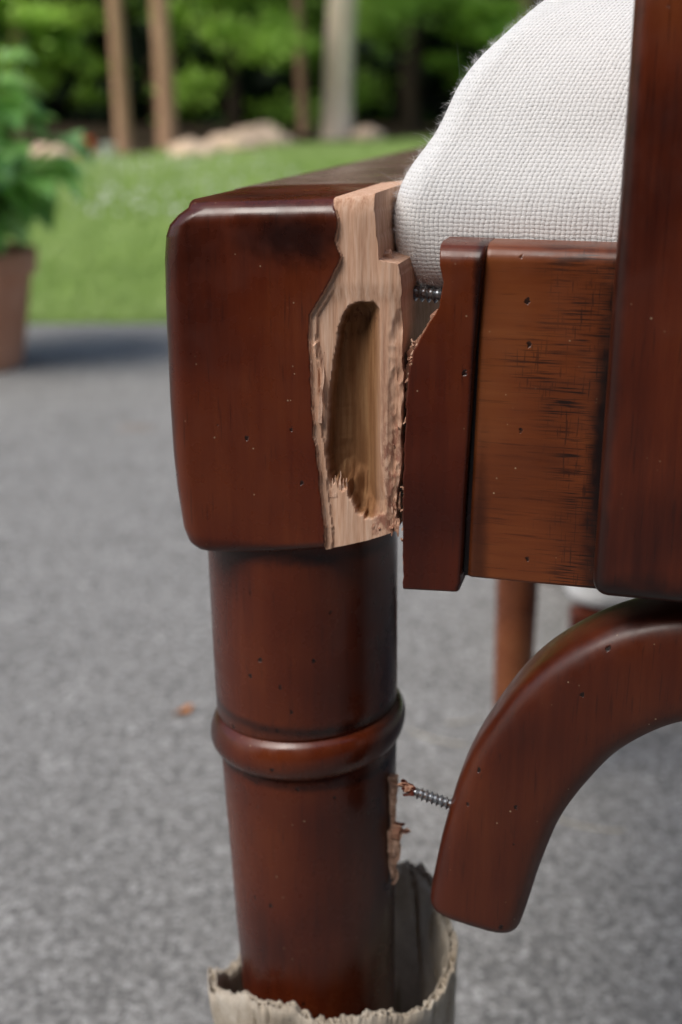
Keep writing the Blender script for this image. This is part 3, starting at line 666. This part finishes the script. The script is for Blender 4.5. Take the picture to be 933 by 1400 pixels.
for i in range(36):
    a=random.uniform(0,6.28); sp=random.uniform(.1,1); h=random.uniform(.12,.40)*(1.1-.25*sp); top=Vector((math.cos(a)*.22*sp,math.sin(a)*.22*sp,.20+h))
    b=Vector((math.cos(a)*.04,math.sin(a)*.04,.19)); k=len(SV)
    for j in range(5):
        t=j/4; c=b.lerp(top,t)+Vector((0,0,1))*.03*math.sin(t*3.1)
        for q in range(5): SV.append((c.x+.0035*math.cos(q*1.257),c.y+.0035*math.sin(q*1.257),c.z))
    for j in range(4):
        for q in range(5): SF.append((k+j*5+q,k+j*5+(q+1)%5,k+j*5+5+(q+1)%5,k+j*5+5+q))
    for j in range(8):
        t=random.uniform(.3,1.0); c=b.lerp(top,t); aa=random.uniform(0,6.28)
        big_leaf(c,(math.cos(aa)+math.cos(a)*.6,math.sin(aa)+math.sin(a)*.6,random.uniform(-.1,.7)),random.uniform(.06,.11),random.uniform(.022,.040),random.uniform(.2,.8),random.random()*.7+.4*t)
Q=np.array([[tuple(v) for v in q] for q in Q]).reshape(-1,3)
np_mesh('leaves',Q,np.arange(len(Q)).reshape(-1,4),PL,pp,dict(tone=np.array(TT)),True)
mesh_obj('stems',SV,SF,M('plant_stem').set((.10,.20,.05),.6,.3),pp)

# ------------------------------------------------------------------ low footstool behind the chair
fs=empty('footstool',(.352,.60,0),-.05)
box_round('stool_rail',-.165,.22,-.02,.0,.058,.0805,.004,W_frame,fs)
box_round('stool_rail_back',-.165,.22,.24,.26,.058,.0805,.004,W_frame,fs)
for i,(a,b) in enumerate([(-.15,-.01),(.21,-.01),(-.15,.25),(.21,.25)]): lathe('stool_foot_%d'%i,[(0,.010,a,b),(.02,.014,a,b),(.04,.018,a,b),(.0575,.014,a,b)],W_frame,fs,24)
cushion_mesh('stool_cushion',-.17,.23,-.03,.27,[(.081,.02),(.085,.006),(.092,.001),(.110,.0),(.128,.008),(.138,.03),(.144,.07),(.146,.11)],.03,FAB,fs,seed=12)

DL=bare_mat('dry_leaf',(.30,.10,.03),(.50,.22,.07))
def dry(x,y,s,rz):
    o=mesh_obj('dry_leaf',[(-s,0,.002),(-s*.3,-s*.4,.005),(s*.5,-s*.35,.003),(s,0,.008),(s*.4,s*.4,.006),(-s*.4,s*.35,.002),(0,0,.001)],[(0,1,6),(1,2,6),(2,3,6),(3,4,6),(4,5,6),(5,0,6)],DL); o.location=(x,y,0); o.rotation_euler=(0,0,rz)
dry(-.128,.565,.009,.3); dry(-.32,.30,.009,1.3)
TW=M('dry_grass_stem').set((.5,.46,.38),.8,.1)
def twig(x,y,L,a):
    V=[];F=[]
    for i in range(9):
        t=i/8-.5; c=(x+math.cos(a)*L*t,y+math.sin(a)*L*t+.02*t*t,.002)
        for q in range(4): V.append((c[0],c[1]+.0007*math.cos(q*1.57),c[2]+.0007*math.sin(q*1.57)))
    for i in range(8):
        for q in range(4): F.append((i*4+q,i*4+(q+1)%4,i*4+4+(q+1)%4,i*4+4+q))
    mesh_obj('dry_stem',V,F,TW)
twig(.075,.52,.05,-.5); twig(.10,.55,.035,.4); twig(.17,.40,.05,-.35)

# ------------------------------------------------------------------ light, sky, camera
elev,az=math.radians(52),math.radians(-128)   # soft sun from the left, over the viewer's shoulder
w=bpy.data.worlds.new('World'); sc.world=w; w.use_nodes=True; nt=w.node_tree
sky=nt.nodes.new('ShaderNodeTexSky'); sky.sky_type='NISHITA'; sky.sun_disc=False; sky.sun_elevation=elev; sky.sun_rotation=az
sky.air_density=1.0; sky.dust_density=3.0; sky.ozone_density=1.0
nt.links.new(sky.outputs[0],nt.nodes['Background'].inputs[0]); nt.nodes['Background'].inputs[1].default_value=.15
sl=bpy.data.lights.new('sun','SUN'); sl.energy=2.8; sl.angle=math.radians(34); sl.color=(1,.965,.915)
so=link(bpy.data.objects.new('sun',sl))
dirv=Vector((math.sin(az)*math.cos(elev),math.cos(az)*math.cos(elev),math.sin(elev)))
so.rotation_euler=dirv.to_track_quat('Z','Y').to_euler(); so.location=dirv*10
cam=bpy.data.cameras.new('camera'); co_=link(bpy.data.objects.new('camera',cam))
co_.location=(0,-.33,.48); co_.rotation_euler=(math.radians(90-18.9),0,0)
cam.sensor_fit='VERTICAL'; cam.sensor_height=36; cam.lens=36*1690/1400
cam.clip_start=.01; cam.clip_end=500
cam.dof.use_dof=True; cam.dof.focus_distance=.335; cam.dof.aperture_fstop=9.0
sc.camera=co_
sc.view_settings.view_transform='Standard'; sc.view_settings.look='None'; sc.view_settings.exposure=0
